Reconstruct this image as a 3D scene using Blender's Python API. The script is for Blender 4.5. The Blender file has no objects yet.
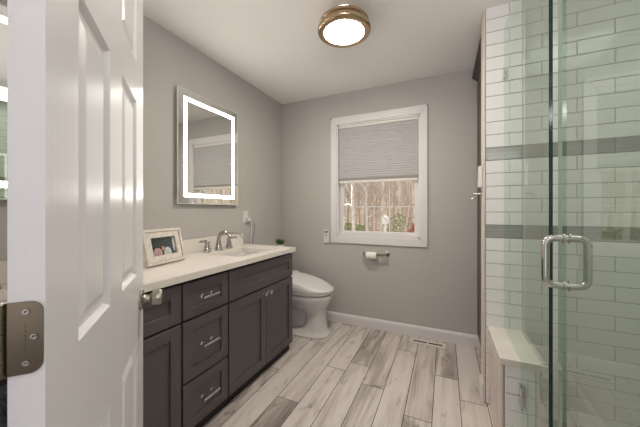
import bpy, bmesh, math, random
from mathutils import Vector, Matrix

random.seed(7)
C = bpy.context.scene.collection
S = bpy.context.scene
PI = math.pi

# ------------------------------------------------------------------ camera
cam_d = bpy.data.cameras.new('camera')
cam = bpy.data.objects.new('camera', cam_d)
C.objects.link(cam)
cam_d.sensor_width = 36.0
cam_d.lens = 36.0 * 274.0 / 640.0
cam_d.shift_y = -3.5 / 640.0
cam_d.clip_start = 0.03
cam.location = (0, 0, 1.197)
cam.rotation_euler = (PI / 2, 0, math.atan(125.0 / 274.0))
S.camera = cam

# ------------------------------------------------------------------ world, exposure
S.view_settings.view_transform = 'Standard'
S.view_settings.look = 'None'
S.view_settings.gamma = 1.0
S.view_settings.use_curve_mapping = False
S.view_settings.exposure = 0.0
S.cycles.use_denoising = True
S.cycles.max_bounces = 12
S.cycles.diffuse_bounces = 6
S.cycles.glossy_bounces = 6
S.cycles.transparent_max_bounces = 24
S.cycles.sample_clamp_indirect = 6.0
S.cycles.blur_glossy = 0.5

W = bpy.data.worlds.new('overcast_sky')
S.world = W
W.use_nodes = True
bg = W.node_tree.nodes['Background']
bg.inputs['Color'].default_value = (0.93, 0.92, 0.94, 1)
bg.inputs['Strength'].default_value = 2.0


def area_light(name, loc, rot, sx, sy, power, col):
    d = bpy.data.lights.new(name, 'AREA')
    d.shape = 'RECTANGLE'
    d.size, d.size_y = sx, sy
    d.energy = power
    d.color = col
    o = bpy.data.objects.new(name, d)
    o.location = loc
    o.rotation_euler = rot
    C.objects.link(o)
    return o


# unseen fill light added under the hallway ceiling, behind the camera
area_light('hall_ceiling_fill', (0.15, -0.45, 2.43), (0, 0, 0), 0.8, 0.6, 3, (0.98, 0.98, 1.0))
# two unseen fills added at the hallway's end and right side, no windows there
area_light('hall_end_fill', (0.1, -1.66, 1.15), (PI / 2, 0, 0), 1.5, 1.5, 5, (0.95, 0.97, 1.0))
area_light('hall_side_fill', (1.15, -0.55, 1.75), (PI / 2, 0, math.radians(60)), 0.8, 1.1, 9, (0.95, 0.97, 1.0))
# unseen fill added in the doorway, aimed up to brighten the ceiling
area_light('doorway_up_fill', (0.05, -0.03, 1.86), (math.radians(140), 0, math.radians(8)), 0.5, 0.16, 12, (1.0, 0.97, 0.95))
# unseen fill added under the shower ceiling to brighten the tiles
area_light('shower_fill', (0.86, 1.15, 2.43), (0, 0, 0), 0.5, 0.5, 3.0, (1.0, 0.95, 0.88))

LENS_EMIT = 112.0
LED_EMIT = 18.0


# ------------------------------------------------------------------ materials
def mat(name, col, rough=0.5, metal=0.0, spec=0.5, coat=0.0, bump=None, noise=None, emit=None, aniso=None):
    """noise = (scale, amount, (sx,sy,sz)) tone variation; bump = (scale, strength, (sx,sy,sz))"""
    m = bpy.data.materials.new(name)
    m.use_nodes = True
    nt = m.node_tree
    b = nt.nodes['Principled BSDF']
    b.inputs['Base Color'].default_value = (*col, 1)
    b.inputs['Roughness'].default_value = rough
    b.inputs['Metallic'].default_value = metal
    b.inputs['Specular IOR Level'].default_value = spec
    b.inputs['Coat Weight'].default_value = coat
    if emit:
        b.inputs['Emission Color'].default_value = (*emit[0], 1)
        b.inputs['Emission Strength'].default_value = emit[1]
    tc = nt.nodes.new('ShaderNodeTexCoord')

    def noise_tex(scale, stretch, detail=3):
        mp = nt.nodes.new('ShaderNodeMapping')
        mp.inputs['Scale'].default_value = stretch
        nt.links.new(tc.outputs['Object'], mp.inputs['Vector'])
        n = nt.nodes.new('ShaderNodeTexNoise')
        n.inputs['Scale'].default_value = scale
        n.inputs['Detail'].default_value = detail
        nt.links.new(mp.outputs['Vector'], n.inputs['Vector'])
        return n
    if noise:
        n = noise_tex(noise[0], noise[2] if len(noise) > 2 else (1, 1, 1), 4)
        r = nt.nodes.new('ShaderNodeMapRange')
        r.inputs['From Min'].default_value = 0.3
        r.inputs['From Max'].default_value = 0.7
        r.inputs['To Min'].default_value = 1 - noise[1]
        r.inputs['To Max'].default_value = 1 + noise[1]
        nt.links.new(n.outputs['Fac'], r.inputs['Value'])
        mx = nt.nodes.new('ShaderNodeVectorMath')
        mx.operation = 'SCALE'
        mx.inputs[0].default_value = col
        nt.links.new(r.outputs['Result'], mx.inputs['Scale'])
        nt.links.new(mx.outputs['Vector'], b.inputs['Base Color'])
    if bump:
        n = noise_tex(bump[0], bump[2] if len(bump) > 2 else (1, 1, 1), 2)
        bp = nt.nodes.new('ShaderNodeBump')
        bp.inputs['Strength'].default_value = bump[1]
        bp.inputs['Distance'].default_value = 0.01
        nt.links.new(n.outputs['Fac'], bp.inputs['Height'])
        nt.links.new(bp.outputs['Normal'], b.inputs['Normal'])
    return m


def glass_mat(name, tint, boost=1.8):
    m = bpy.data.materials.new(name)
    m.use_nodes = True
    nt = m.node_tree
    nt.nodes.clear()
    out = nt.nodes.new('ShaderNodeOutputMaterial')
    tr = nt.nodes.new('ShaderNodeBsdfTransparent')
    tr.inputs['Color'].default_value = (*tint, 1)
    gl = nt.nodes.new('ShaderNodeBsdfGlossy')
    gl.inputs['Roughness'].default_value = 0.0
    gl.inputs['Color'].default_value = (0.95, 1, 0.97, 1)
    fr = nt.nodes.new('ShaderNodeFresnel')
    fr.inputs['IOR'].default_value = 1.5
    geo = nt.nodes.new('ShaderNodeNewGeometry')
    inv = nt.nodes.new('ShaderNodeMath')
    inv.operation = 'SUBTRACT'
    inv.inputs[0].default_value = 1.0
    nt.links.new(geo.outputs['Backfacing'], inv.inputs[1])
    mul = nt.nodes.new('ShaderNodeMath')
    mul.operation = 'MULTIPLY'
    nt.links.new(fr.outputs['Fac'], mul.inputs[0])
    nt.links.new(inv.outputs[0], mul.inputs[1])
    mul2 = nt.nodes.new('ShaderNodeMath')
    mul2.operation = 'MULTIPLY'
    mul2.use_clamp = True
    nt.links.new(mul.outputs[0], mul2.inputs[0])
    mul2.inputs[1].default_value = boost
    mx = nt.nodes.new('ShaderNodeMixShader')
    nt.links.new(mul2.outputs[0], mx.inputs['Fac'])
    nt.links.new(tr.outputs[0], mx.inputs[1])
    nt.links.new(gl.outputs[0], mx.inputs[2])
    nt.links.new(mx.outputs[0], out.inputs['Surface'])
    return m


def floor_mat():
    """wood-look porcelain planks: streaky grain that differs from plank to plank, some knots"""
    m = bpy.data.materials.new('wood_look_tile')
    m.use_nodes = True
    nt = m.node_tree
    L = nt.links
    b = nt.nodes['Principled BSDF']
    b.inputs['Roughness'].default_value = 0.42
    at = nt.nodes.new('ShaderNodeAttribute')
    at.attribute_name = 'plank'
    sep = nt.nodes.new('ShaderNodeSeparateColor')
    L.new(at.outputs['Color'], sep.inputs['Color'])
    tc = nt.nodes.new('ShaderNodeTexCoord')
    off = nt.nodes.new('ShaderNodeVectorMath')
    off.operation = 'SCALE'
    off.inputs['Scale'].default_value = 37.0
    L.new(at.outputs['Color'], off.inputs[0])
    add = nt.nodes.new('ShaderNodeVectorMath')
    add.operation = 'ADD'
    L.new(tc.outputs['Object'], add.inputs[0])
    L.new(off.outputs['Vector'], add.inputs[1])

    def nz(scale, stretch, detail, dist=0.0):
        mp = nt.nodes.new('ShaderNodeMapping')
        mp.inputs['Scale'].default_value = stretch
        L.new(add.outputs['Vector'], mp.inputs['Vector'])
        n = nt.nodes.new('ShaderNodeTexNoise')
        n.inputs['Scale'].default_value = scale
        n.inputs['Detail'].default_value = detail
        n.inputs['Distortion'].default_value = dist
        L.new(mp.outputs['Vector'], n.inputs['Vector'])
        return n
    broad = nz(1.0, (9.0, 1.1, 1.0), 3, 1.2)        # broad bands across a plank
    fine = nz(1.0, (70.0, 3.0, 1.0), 4, 0.3)        # fine grain lines
    knot = nz(1.0, (7.0, 3.2, 1.0), 3, 2.0)         # knots

    def rng(src, f0, f1, t0, t1):
        r = nt.nodes.new('ShaderNodeMapRange')
        r.inputs['From Min'].default_value = f0
        r.inputs['From Max'].default_value = f1
        r.inputs['To Min'].default_value = t0
        r.inputs['To Max'].default_value = t1
        L.new(src, r.inputs['Value'])
        return r.outputs['Result']

    def mth(op, a, c):
        n = nt.nodes.new('ShaderNodeMath')
        n.operation = op
        for i, v in enumerate((a, c)):
            if isinstance(v, (int, float)):
                n.inputs[i].default_value = v
            else:
                L.new(v, n.inputs[i])
        return n.outputs[0]
    f = rng(broad.outputs['Fac'], 0.36, 0.62, 0.0, 1.0)
    g = rng(fine.outputs['Fac'], 0.3, 0.7, -0.09, 0.09)
    k = rng(knot.outputs['Fac'], 0.58, 0.76, 0.0, 0.55)
    tone = mth('SUBTRACT', mth('ADD', mth('MULTIPLY', f, 0.46), g), k)
    tone = mth('ADD', tone, sep.outputs['Red'])
    ramp = nt.nodes.new('ShaderNodeValToRGB')
    e = ramp.color_ramp.elements
    e[0].position = 0.0
    e[0].color = (0.150, 0.125, 0.112, 1)
    e[1].position = 1.0
    e[1].color = (0.70, 0.64, 0.61, 1)
    x = e.new(0.42)
    x.color = (0.37, 0.32, 0.29, 1)
    x = e.new(0.7)
    x.color = (0.58, 0.52, 0.487, 1)
    L.new(tone, ramp.inputs['Fac'])
    L.new(ramp.outputs['Color'], b.inputs['Base Color'])
    bp = nt.nodes.new('ShaderNodeBump')
    bp.inputs['Strength'].default_value = 0.08
    bp.inputs['Distance'].default_value = 0.004
    L.new(fine.outputs['Fac'], bp.inputs['Height'])
    L.new(bp.outputs['Normal'], b.inputs['Normal'])
    return m


M = {}
M['wall'] = mat('grey_wall_paint', (0.478, 0.458, 0.44), 0.75, spec=0.3, bump=(260, 0.04))
M['ceiling'] = mat('ceiling_paint', (0.89, 0.865, 0.85), 0.9, spec=0.2)
M['trim'] = mat('white_trim_paint', (0.71, 0.69, 0.695), 0.35)
M['door'] = mat('white_door_paint', (0.74, 0.722, 0.74), 0.30, bump=(60, 0.07, (1.0, 1.0, 0.06)))
M['hall'] = mat('hall_paint', (0.72, 0.71, 0.69), 0.8)
M['floor'] = floor_mat()
M['grout'] = mat('floor_grout', (0.11, 0.092, 0.08), 0.9)
M['tile'] = mat('white_subway_tile', (0.79, 0.78, 0.785), 0.09, bump=(9, 0.10, (1.0, 1.0, 2.6)))
M['tile_grey'] = mat('grey_band_tile', (0.30, 0.295, 0.285), 0.16, noise=(5, 0.16, (1.0, 1.0, 22.0)), bump=(9, 0.10, (1, 1, 2.6)))
M['tile_grout'] = mat('tile_grout', (0.30, 0.275, 0.245), 0.9)
M['tile_trim'] = mat('cream_edge_trim', (0.66, 0.60, 0.54), 0.3)
M['stone'] = mat('beige_stone_tile', (0.66, 0.58, 0.53), 0.35, noise=(8, 0.10, (1, 1, 1)))
M['cap'] = mat('cream_marble_cap', (0.68, 0.635, 0.60), 0.2, noise=(6, 0.06))
M['pan'] = mat('shower_floor_tile', (0.45, 0.43, 0.40), 0.4, noise=(14, 0.1))
M['glass'] = glass_mat('green_shower_glass', (0.855, 0.912, 0.868), 1.15)
M['glass_edge'] = mat('green_glass_edge', (0.006, 0.040, 0.028), 0.12, spec=0.7)
M['glass_edge_light'] = mat('pale_green_glass_edge', (0.42, 0.52, 0.465), 0.12, spec=0.7)
M['pane'] = glass_mat('window_glass', (0.97, 0.985, 0.98), 1.6)
M['chrome'] = mat('polished_chrome', (0.60, 0.585, 0.565), 0.07, metal=1)
M['pull'] = mat('satin_chrome', (0.74, 0.72, 0.70), 0.24, metal=1)
M['faucet'] = mat('faucet_chrome', (0.44, 0.425, 0.41), 0.09, metal=1)
M['steel'] = mat('dark_polished_steel', (0.34, 0.32, 0.30), 0.10, metal=1)
M['nickel'] = mat('satin_nickel', (0.40, 0.36, 0.31), 0.28, metal=1)
M['hinge'] = mat('dark_nickel', (0.19, 0.155, 0.118), 0.22, metal=1, noise=(3, 0.25))
M['bronze'] = mat('brushed_brass', (0.50, 0.37, 0.25), 0.24, metal=1)
M['vanity'] = mat('charcoal_cabinet_paint', (0.088, 0.076, 0.078), 0.42, noise=(4, 0.03))
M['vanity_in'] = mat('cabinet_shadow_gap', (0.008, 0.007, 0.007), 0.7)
M['counter'] = mat('white_quartz', (0.76, 0.715, 0.66), 0.18, noise=(3.0, 0.035))
M['porcelain'] = mat('white_porcelain', (0.67, 0.645, 0.64), 0.10)
M['plastic'] = mat('white_plastic', (0.70, 0.675, 0.67), 0.25)
M['dark_plastic'] = mat('dark_plastic', (0.03, 0.03, 0.032), 0.35)
M['paper'] = mat('toilet_paper', (0.86, 0.83, 0.78), 0.95)
M['mirror'] = mat('mirror_silver', (0.84, 0.86, 0.83), 0.0, metal=1)
M['mirror_edge'] = mat('mirror_glass_edge', (0.62, 0.66, 0.58), 0.15)
M['mirror_back'] = mat('mirror_backing', (0.35, 0.35, 0.35), 0.5)
M['led'] = mat('led_strip', (1, 1, 1), 0.5, emit=((1.0, 0.97, 0.90), LED_EMIT))
M['lens'] = mat('frosted_lamp_glass', (1, 1, 1), 0.3, emit=((1.0, 0.90, 0.78), LENS_EMIT))
M['espresso'] = mat('espresso_wood', (0.040, 0.030, 0.026), 0.35, noise=(10, 0.2, (6, 6, 0.6)))
M['shade'] = mat('grey_cellular_fabric', (0.48, 0.465, 0.475), 0.9, spec=0.1, noise=(300, 0.05))
M['shade_rail'] = mat('shade_rail', (0.74, 0.71, 0.67), 0.4)
M['rail_dark'] = mat('shade_rail_band', (0.30, 0.285, 0.27), 0.7)
M['cord_white'] = mat('white_cord', (0.78, 0.76, 0.72), 0.4)
M['cord_grey'] = mat('grey_cord', (0.22, 0.21, 0.20), 0.4)
M['leaf'] = mat('green_leaf', (0.05, 0.095, 0.025), 0.45, noise=(30, 0.3))
M['pot'] = mat('white_ceramic_pot', (0.8, 0.79, 0.77), 0.2)
M['soil'] = mat('soil', (0.05, 0.035, 0.025), 0.9)
M['towel'] = mat('blue_grey_terry', (0.20, 0.225, 0.27), 1.0, spec=0.1, noise=(140, 0.45), bump=(220, 1.0))
M['frame_wood'] = mat('distressed_white_wood', (0.70, 0.655, 0.60), 0.6, noise=(16, 0.16, (1.0, 4.0, 4.0)))
M['frame_worn'] = mat('worn_wood_edge', (0.36, 0.29, 0.24), 0.7, noise=(40, 0.3))
M['print_dark'] = mat('photo_dark_green', (0.022, 0.036, 0.028), 0.15, noise=(60, 0.5))
M['print_pink'] = mat('photo_pink', (0.42, 0.28, 0.28), 0.15, noise=(80, 0.25))
M['print_skin'] = mat('photo_skin', (0.50, 0.30, 0.22), 0.15)
M['print_hair'] = mat('photo_hair', (0.035, 0.018, 0.014), 0.15)
M['print_white'] = mat('photo_pale', (0.50, 0.52, 0.50), 0.15, noise=(80, 0.25))
M['vent'] = mat('cream_register', (0.74, 0.68, 0.61), 0.45)
M['vent_dark'] = mat('register_slot', (0.05, 0.042, 0.036), 0.8)
M['bark'] = mat('grey_brown_bark', (0.38, 0.315, 0.255), 0.9, noise=(6, 0.35, (3, 3, 0.5)))
M['bark_pale'] = mat('pale_bark', (0.62, 0.56, 0.49), 0.9, noise=(5, 0.25, (2, 2, 1.0)))
M['bark_red'] = mat('reddish_bark', (0.42, 0.325, 0.255), 0.9, noise=(6, 0.3, (3, 3, 0.5)))
M['litter'] = mat('leaf_litter', (0.47, 0.365, 0.275), 1.0, spec=0.1, noise=(2.2, 0.55))
M['bush'] = mat('bush_leaf', (0.21, 0.25, 0.085), 0.7, noise=(5, 0.35))
M['bush_red'] = mat('bush_leaf_red', (0.40, 0.13, 0.09), 0.7, noise=(5, 0.35))
M['drum'] = mat('white_drum', (0.85, 0.84, 0.80), 0.4)


# ------------------------------------------------------------------ mesh helpers
def world_loc(o):
    v = Vector((0, 0, 0))
    while o:
        v += o.location
        o = o.parent
    return v


class MB:
    def __init__(self):
        self.bm = bmesh.new()
        self.mi = 0

    def face(self, pts):
        f = self.bm.faces.new([self.bm.verts.new(p) for p in pts])
        f.material_index = self.mi
        return f

    def box(self, x0, x1, y0, y1, z0, z1, bev=0.0, seg=2):
        bm = self.bm
        t = bmesh.new() if bev else bm
        vs = [t.verts.new((x, y, z)) for x in (x0, x1) for y in (y0, y1) for z in (z0, z1)]
        for q in ((0, 1, 3, 2), (4, 6, 7, 5), (0, 4, 5, 1), (2, 3, 7, 6), (0, 2, 6, 4), (1, 5, 7, 3)):
            f = t.faces.new([vs[i] for i in q])
            f.material_index = self.mi
        if bev:
            bmesh.ops.bevel(t, geom=t.edges[:], offset=bev, segments=seg, profile=0.5, affect='EDGES')
            self.absorb(t)
        return self

    def absorb(self, t):
        mp = {}
        for v in t.verts:
            mp[v] = self.bm.verts.new(v.co)
        for f in t.faces:
            try:
                g = self.bm.faces.new([mp[v] for v in f.verts])
                g.material_index = self.mi
            except ValueError:
                pass
        t.free()

    def loft(self, rings, cap0=True, cap1=True, closed=True):
        """rings: lists of equal-length points"""
        bm = self.bm
        R = [[bm.verts.new(p) for p in r] for r in rings]
        n = len(R[0])
        for a, b in zip(R[:-1], R[1:]):
            for i in range(n if closed else n - 1):
                j = (i + 1) % n
                f = bm.faces.new((a[i], a[j], b[j], b[i]))
                f.material_index = self.mi
        if cap0:
            f = bm.faces.new(R[0][::-1])
            f.material_index = self.mi
        if cap1:
            f = bm.faces.new(R[-1])
            f.material_index = self.mi
        return self

    def lathe(self, prof, o=(0, 0, 0), axis=(0, 0, 1), n=24, cap=True):
        """prof: (radius, height along axis)"""
        ax = Vector(axis).normalized()
        u = ax.orthogonal().normalized()
        w = ax.cross(u)
        o = Vector(o)
        rings = [[o + ax * h + (u * math.cos(2 * PI * i / n) + w * math.sin(2 * PI * i / n)) * max(r, 1e-4) for i in range(n)] for r, h in prof]
        return self.loft(rings, cap, cap)

    def cyl(self, p0, p1, r0, r1=None, n=16):
        p0, p1 = Vector(p0), Vector(p1)
        d = p1 - p0
        return self.lathe([(r0, 0), (r0 if r1 is None else r1, d.length)], p0, d, n)

    def tube(self, pts, r, n=10, cap=True):
        pts = [Vector(p) for p in pts]
        rr = r if isinstance(r, (list, tuple)) else [r] * len(pts)
        rings = []
        u = None
        for i, p in enumerate(pts):
            t = (pts[min(i + 1, len(pts) - 1)] - pts[max(i - 1, 0)]).normalized()
            if u is None:
                u = t.orthogonal().normalized()
            u = (u - t * u.dot(t)).normalized()
            w = t.cross(u)
            rings.append([p + (u * math.cos(2 * PI * k / n) + w * math.sin(2 * PI * k / n)) * rr[i] for k in range(n)])
        return self.loft(rings, cap, cap)

    def sphere(self, c, r, n=12, sc=(1, 1, 1)):
        m = n // 2
        rings = []
        for i in range(m + 1):
            a = -PI / 2 + PI * i / m
            rad = max(math.cos(a), 0.02) * r
            rings.append([(c[0] + rad * sc[0] * math.cos(2 * PI * k / n), c[1] + rad * sc[1] * math.sin(2 * PI * k / n), c[2] + r * sc[2] * math.sin(a)) for k in range(n)])
        return self.loft(rings)

    def build(self, name, m, parent=None, smooth=None, kind=None, origin=None):
        bm = self.bm
        bmesh.ops.recalc_face_normals(bm, faces=bm.faces[:])
        off = world_loc(parent) if parent else Vector((0, 0, 0))
        loc = Vector((0, 0, 0))
        if origin is not None:
            loc = Vector(origin) - off
            off = Vector(origin)
        if off.length:
            bmesh.ops.translate(bm, verts=bm.verts[:], vec=-off)
        me = bpy.data.meshes.new(name)
        bm.to_mesh(me)
        bm.free()
        for x in (m if isinstance(m, (list, tuple)) else [m]):
            me.materials.append(x)
        if smooth:
            for p in me.polygons:
                p.use_smooth = True
            me.set_sharp_from_angle(angle=math.radians(smooth))
        o = bpy.data.objects.new(name, me)
        C.objects.link(o)
        o.location = loc
        if parent:
            o.parent = parent
        if kind:
            o['kind'] = kind
        return o


def thing(name, label, cat, loc, group=None):
    o = bpy.data.objects.new(name, None)
    o.empty_display_size = 0.05
    C.objects.link(o)
    o.location = loc
    return tag(o, label, cat, group)


def tag(o, label, cat, group=None):
    o['label'] = label
    o['category'] = cat
    if group:
        o['group'] = group
    return o


def struct(name, mb, m, parent=None, smooth=None):
    o = mb.build(name, m, parent, smooth)
    if not parent:
        o['kind'] = 'structure'
    return o


def copy_tree(o, parent=None):
    c = o.copy()
    C.objects.link(c)
    if parent:
        c.parent = parent
    for ch in list(o.children):
        copy_tree(ch, c)
    return c


def rounded(pts, r, n=6):
    """round the corners of an open polyline"""
    pts = [Vector(p) for p in pts]
    out = [pts[0]]
    for a, b, c in zip(pts[:-2], pts[1:-1], pts[2:]):
        u, v = (a - b).normalized(), (c - b).normalized()
        p0, p1 = b + u * r, b + v * r
        for i in range(n + 1):
            t = i / n
            out.append(p0 * (1 - t) ** 2 + b * 2 * t * (1 - t) + p1 * t * t)
    out.append(pts[-1])
    return out


# ------------------------------------------------------------------ room shell
XL, YB, YF, ZC = -1.745, 2.75, 0.13, 2.44
YS = 1.96                                   # face of the tiled shower wall

# floor: wood-look planks laid along the room, on a bed of grout
b = MB()
b.box(XL - 0.1, 1.4, -1.7, YB + 0.1, -0.12, -0.003)
struct_floor = struct('floor', b, M['grout'])
b = MB()
tones = []
PW, PL, GR = 0.152, 1.22, 0.0022
fixed = {  # row index -> y of one end joint, as in the photograph
    0: 1.94, -1: 2.155, -2: 1.66, -3: 2.42, -4: 1.84, -5: 2.06, -6: 1.938, -7: 1.49, -8: 2.25, -9: 1.708}
bold = {(-7, -1): -0.42, (-2, 0): -0.12, (-4, -1): 0.02, (-3, 0): 0.0, (-1, 0): -0.1, (-1, -1): 0.16, (-5, -1): 0.10, (-6, -1): 0.16}
for row in range(-12, 9):
    xa, xb = 0.085 + row * PW, 0.085 + (row + 1) * PW
    xa, xb = max(xa, XL - 0.05), min(xb, 1.35)
    if xb - xa < 0.02:
        continue
    j = fixed.get(row, random.uniform(0, PL))
    for k in range(-4, 3):
        ya, yb = j + k * PL, j + (k + 1) * PL
        tone = bold.get((row, k), random.uniform(-0.12, 0.14))
        ya, yb = max(ya, -1.68), min(yb, YB + 0.05)
        if yb - ya < 0.03:
            continue
        b.face([(xa + GR, ya + GR, 0), (xb - GR, ya + GR, 0), (xb - GR, yb - GR, 0), (xa + GR, yb - GR, 0)])
        tones.append((0.50 + tone * 0.9, random.random(), random.random(), 1))
fo = b.build('planks', M['floor'], struct_floor)
at = fo.data.color_attributes.new('plank', 'FLOAT_COLOR', 'CORNER')
for p in fo.data.polygons:
    for li in p.loop_indices:
        at.data[li].color = tones[p.index]

b = MB()
b.box(XL - 0.1, 1.4, -1.7, YB + 0.1, ZC, ZC + 0.1)
struct('ceiling', b, M['ceiling'])

b = MB()
b.box(XL - 0.12, XL, YF - 0.12, YB + 0.12, 0, ZC)
struct('wall_left', b, M['wall'])

WX0, WX1, WZ0, WZ1 = -1.053, -0.214, 0.921, 2.105      # window opening
b = MB()
b.box(XL, WX0, YB, YB + 0.14, 0, ZC)
b.box(WX1, 0.85, YB, YB + 0.14, 0, ZC)
b.box(WX0, WX1, YB, YB + 0.14, 0, WZ0)
b.box(WX0, WX1, YB, YB + 0.14, WZ1, ZC)
struct('wall_back', b, M['wall'])

DX0, DX1, DZ = -0.487, 0.285, 2.05                      # doorway in the front wall
b = MB()
b.box(XL, DX0, YF - 0.12, YF, 0, ZC)
b.box(DX1, 1.25, YF - 0.12, YF, 0, ZC)
b.box(DX0, DX1, YF - 0.12, YF, DZ, ZC)
struct('wall_front', b, M['wall'])

b = MB()
b.box(0.76, 0.9, YS + 0.12, YB, 0, ZC)
struct('wall_right', b, M['wall'])

b = MB()
b.box(-1.3, -1.2, -1.7, YF - 0.12, 0, ZC)
struct('wall_hall_left', b, M['hall'])
b = MB()
b.box(1.25, 1.35, -1.7, YF - 0.12, 0, ZC)
struct('wall_hall_right', b, M['hall'])
b = MB()
b.box(-1.3, 1.35, -1.8, -1.7, 0, ZC)
struct('wall_hall_end', b, M['hall'])


def baseboard(name, p0, p1, nrm, h=0.10, t=0.015):
    p0, p1, nrm = Vector(p0), Vector(p1), Vector(nrm)
    prof = [(0, 0), (t, 0), (t, h - 0.022), (t * 0.75, h - 0.012), (t * 0.45, h - 0.004), (0.002, h), (0, h)]
    b = MB()
    b.loft([[p + nrm * u + Vector((0, 0, v)) for u, v in prof] for p in (p0, p1)])
    return struct(name, b, M['trim'])


baseboard('baseboard_back', (XL, YB, 0), (0.30, YB, 0), (0, -1, 0))
baseboard('baseboard_left', (XL, 2.07, 0), (XL, YB - 0.015, 0), (1, 0, 0))
baseboard('baseboard_shower_end', (0.2155, YS - 0.004, 0.006), (0.2155, YS + 0.12, 0.006), (-1, 0, 0), 0.115, 0.014)

# casing round the doorway on the room side (left leg and head)
b = MB()
b.box(DX1 + 0.004, DX1 + 0.03, YF, YF + 0.012, 0, DZ + 0.06)
b.box(DX0 - 0.06, DX1 + 0.03, YF, YF + 0.012, DZ, DZ + 0.06)
struct('trim_1', b, M['trim'])

# ------------------------------------------------------------------ window
win = bpy.data.objects.new('window_1', None)
C.objects.link(win)
win.location = (-0.634, YB, 0.85)
win['kind'] = 'structure'
b = MB()
cx0, cx1, cz0, cz1 = -1.12, -0.148, 0.848, 2.183


def mitred(b, x0, x1, z0, z1, w0, wt, wb, ya, yb):
    """four mitred casing boards standing proud from yb (wall) to ya"""
    ix0, ix1, iz0, iz1 = x0 + w0, x1 - w0, z0 + wb, z1 - wt
    for q in (((x0, z1), (x1, z1), (ix1, iz1), (ix0, iz1)), ((x0, z0), (x0, z1), (ix0, iz1), (ix0, iz0)),
              ((x1, z1), (x1, z0), (ix1, iz0), (ix1, iz1)), ((x1, z0), (x0, z0), (ix0, iz0), (ix1, iz0))):
        t = bmesh.new()
        lo = [t.verts.new((x, yb, z)) for x, z in q]
        hi = [t.verts.new((x, ya, z)) for x, z in q]
        t.faces.new(lo)
        t.faces.new(hi[::-1])
        for i in range(4):
            k = (i + 1) % 4
            t.faces.new((lo[i], hi[i], hi[k], lo[k]))
        bmesh.ops.recalc_face_normals(t, faces=t.faces[:])
        top = [e for e in t.edges if all(abs(v.co.y - ya) < 1e-6 for v in e.verts)]
        bmesh.ops.bevel(t, geom=top, offset=0.003, segments=2, profile=0.5, affect='EDGES')
        b.absorb(t)


mitred(b, cx0, cx1, cz0, cz1, 0.067, 0.078, 0.073, YB - 0.018, YB - 0.0005)
b.build('window_casing', M['trim'], win)
b = MB()                                            # jamb liner, sill
b.box(WX0, WX0 + 0.014, YB - 0.006, YB + 0.13, WZ0, WZ1)
b.box(WX1 - 0.014, WX1, YB - 0.006, YB + 0.13, WZ0, WZ1)
b.box(WX0, WX1, YB - 0.006, YB + 0.13, WZ1 - 0.014, WZ1)
b.box(WX0, WX1, YB - 0.006, YB + 0.13, WZ0, WZ0 + 0.016)
b.build('window_frame', M['trim'], win)


def sash(name, x0, x1, z0, z1, y, st, rb, rt, muntins):
    b = MB()
    t = 0.034
    b.box(x0, x0 + st, y, y + t, z0, z1, 0.003)
    b.box(x1 - st, x1, y, y + t, z0, z1, 0.003)
    b.box(x0 + st - 0.004, x1 - st + 0.004, y, y + t, z0, z0 + rb, 0.003)
    b.box(x0 + st - 0.004, x1 - st + 0.004, y, y + t, z1 - rt, z1, 0.003)
    s = b.build(name, M['trim'], win)
    gx0, gx1, gz0, gz1 = x0 + st, x1 - st, z0 + rb, z1 - rt
    b = MB()
    mw = 0.009
    for i in (1, 2):
        x = gx0 + (gx1 - gx0) * i / 3
        b.box(x - mw / 2, x + mw / 2, y + 0.0185, y + 0.0235, gz0, gz1)
    zm = (gz0 + gz1) / 2
    b.box(gx0, gx1, y + 0.0186, y + 0.0234, zm - mw / 2, zm + mw / 2)
    b.build('muntins', M['trim'], s)
    b = MB()
    b.box(gx0 - 0.003, gx1 + 0.003, y + 0.013, y + 0.016, gz0 - 0.003, gz1 + 0.003)
    b.build('pane', M['pane'], s)
    return s


sash('lower_sash', WX0 + 0.015, WX1 - 0.015, WZ0 + 0.017, 1.52, YB + 0.045, 0.040, 0.036, 0.032, True)
sash('upper_sash', WX0 + 0.015, WX1 - 0.015, 1.488, WZ1 - 0.015, YB + 0.084, 0.040, 0.032, 0.040, True)

# cellular shade hung inside the window frame
t = thing('cellular_shade', 'grey pleated cellular shade lowered over the upper half of the window', 'window shade', (-0.634, YB + 0.02, 2.09))
b = MB()
b.box(WX0 + 0.017, WX1 - 0.017, YB + 0.002, YB + 0.036, 2.064, 2.09, 0.003)
b.build('headrail', M['shade_rail'], t)
b = MB()
n = 23
za, zb = 2.064, 1.532
pts = []
for i in range(n * 2 + 1):
    z = za + (zb - za) * i / (2 * n)
    pts.append((YB + (0.0092 if i % 2 else 0.0142), z))
back = [(YB + 0.031 - (y - YB - 0.0085) * 0.9, z) for y, z in pts][::-1]
prof = pts + back
b.loft([[(x, y, z) for y, z in prof] for x in (WX0 + 0.020, WX1 - 0.020)])
b.build('shade_fabric', M['shade'], t)
b = MB()
b.box(WX0 + 0.0195, WX1 - 0.0195, YB + 0.0075, YB + 0.033, 1.506, 1.534, 0.002)
b.build('fabric_band', M['rail_dark'], t)
b = MB()
b.box(WX0 + 0.019, WX1 - 0.019, YB + 0.004, YB + 0.035, 1.480, 1.506, 0.004)
b.build('bottom_rail', M['shade_rail'], t)

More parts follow.
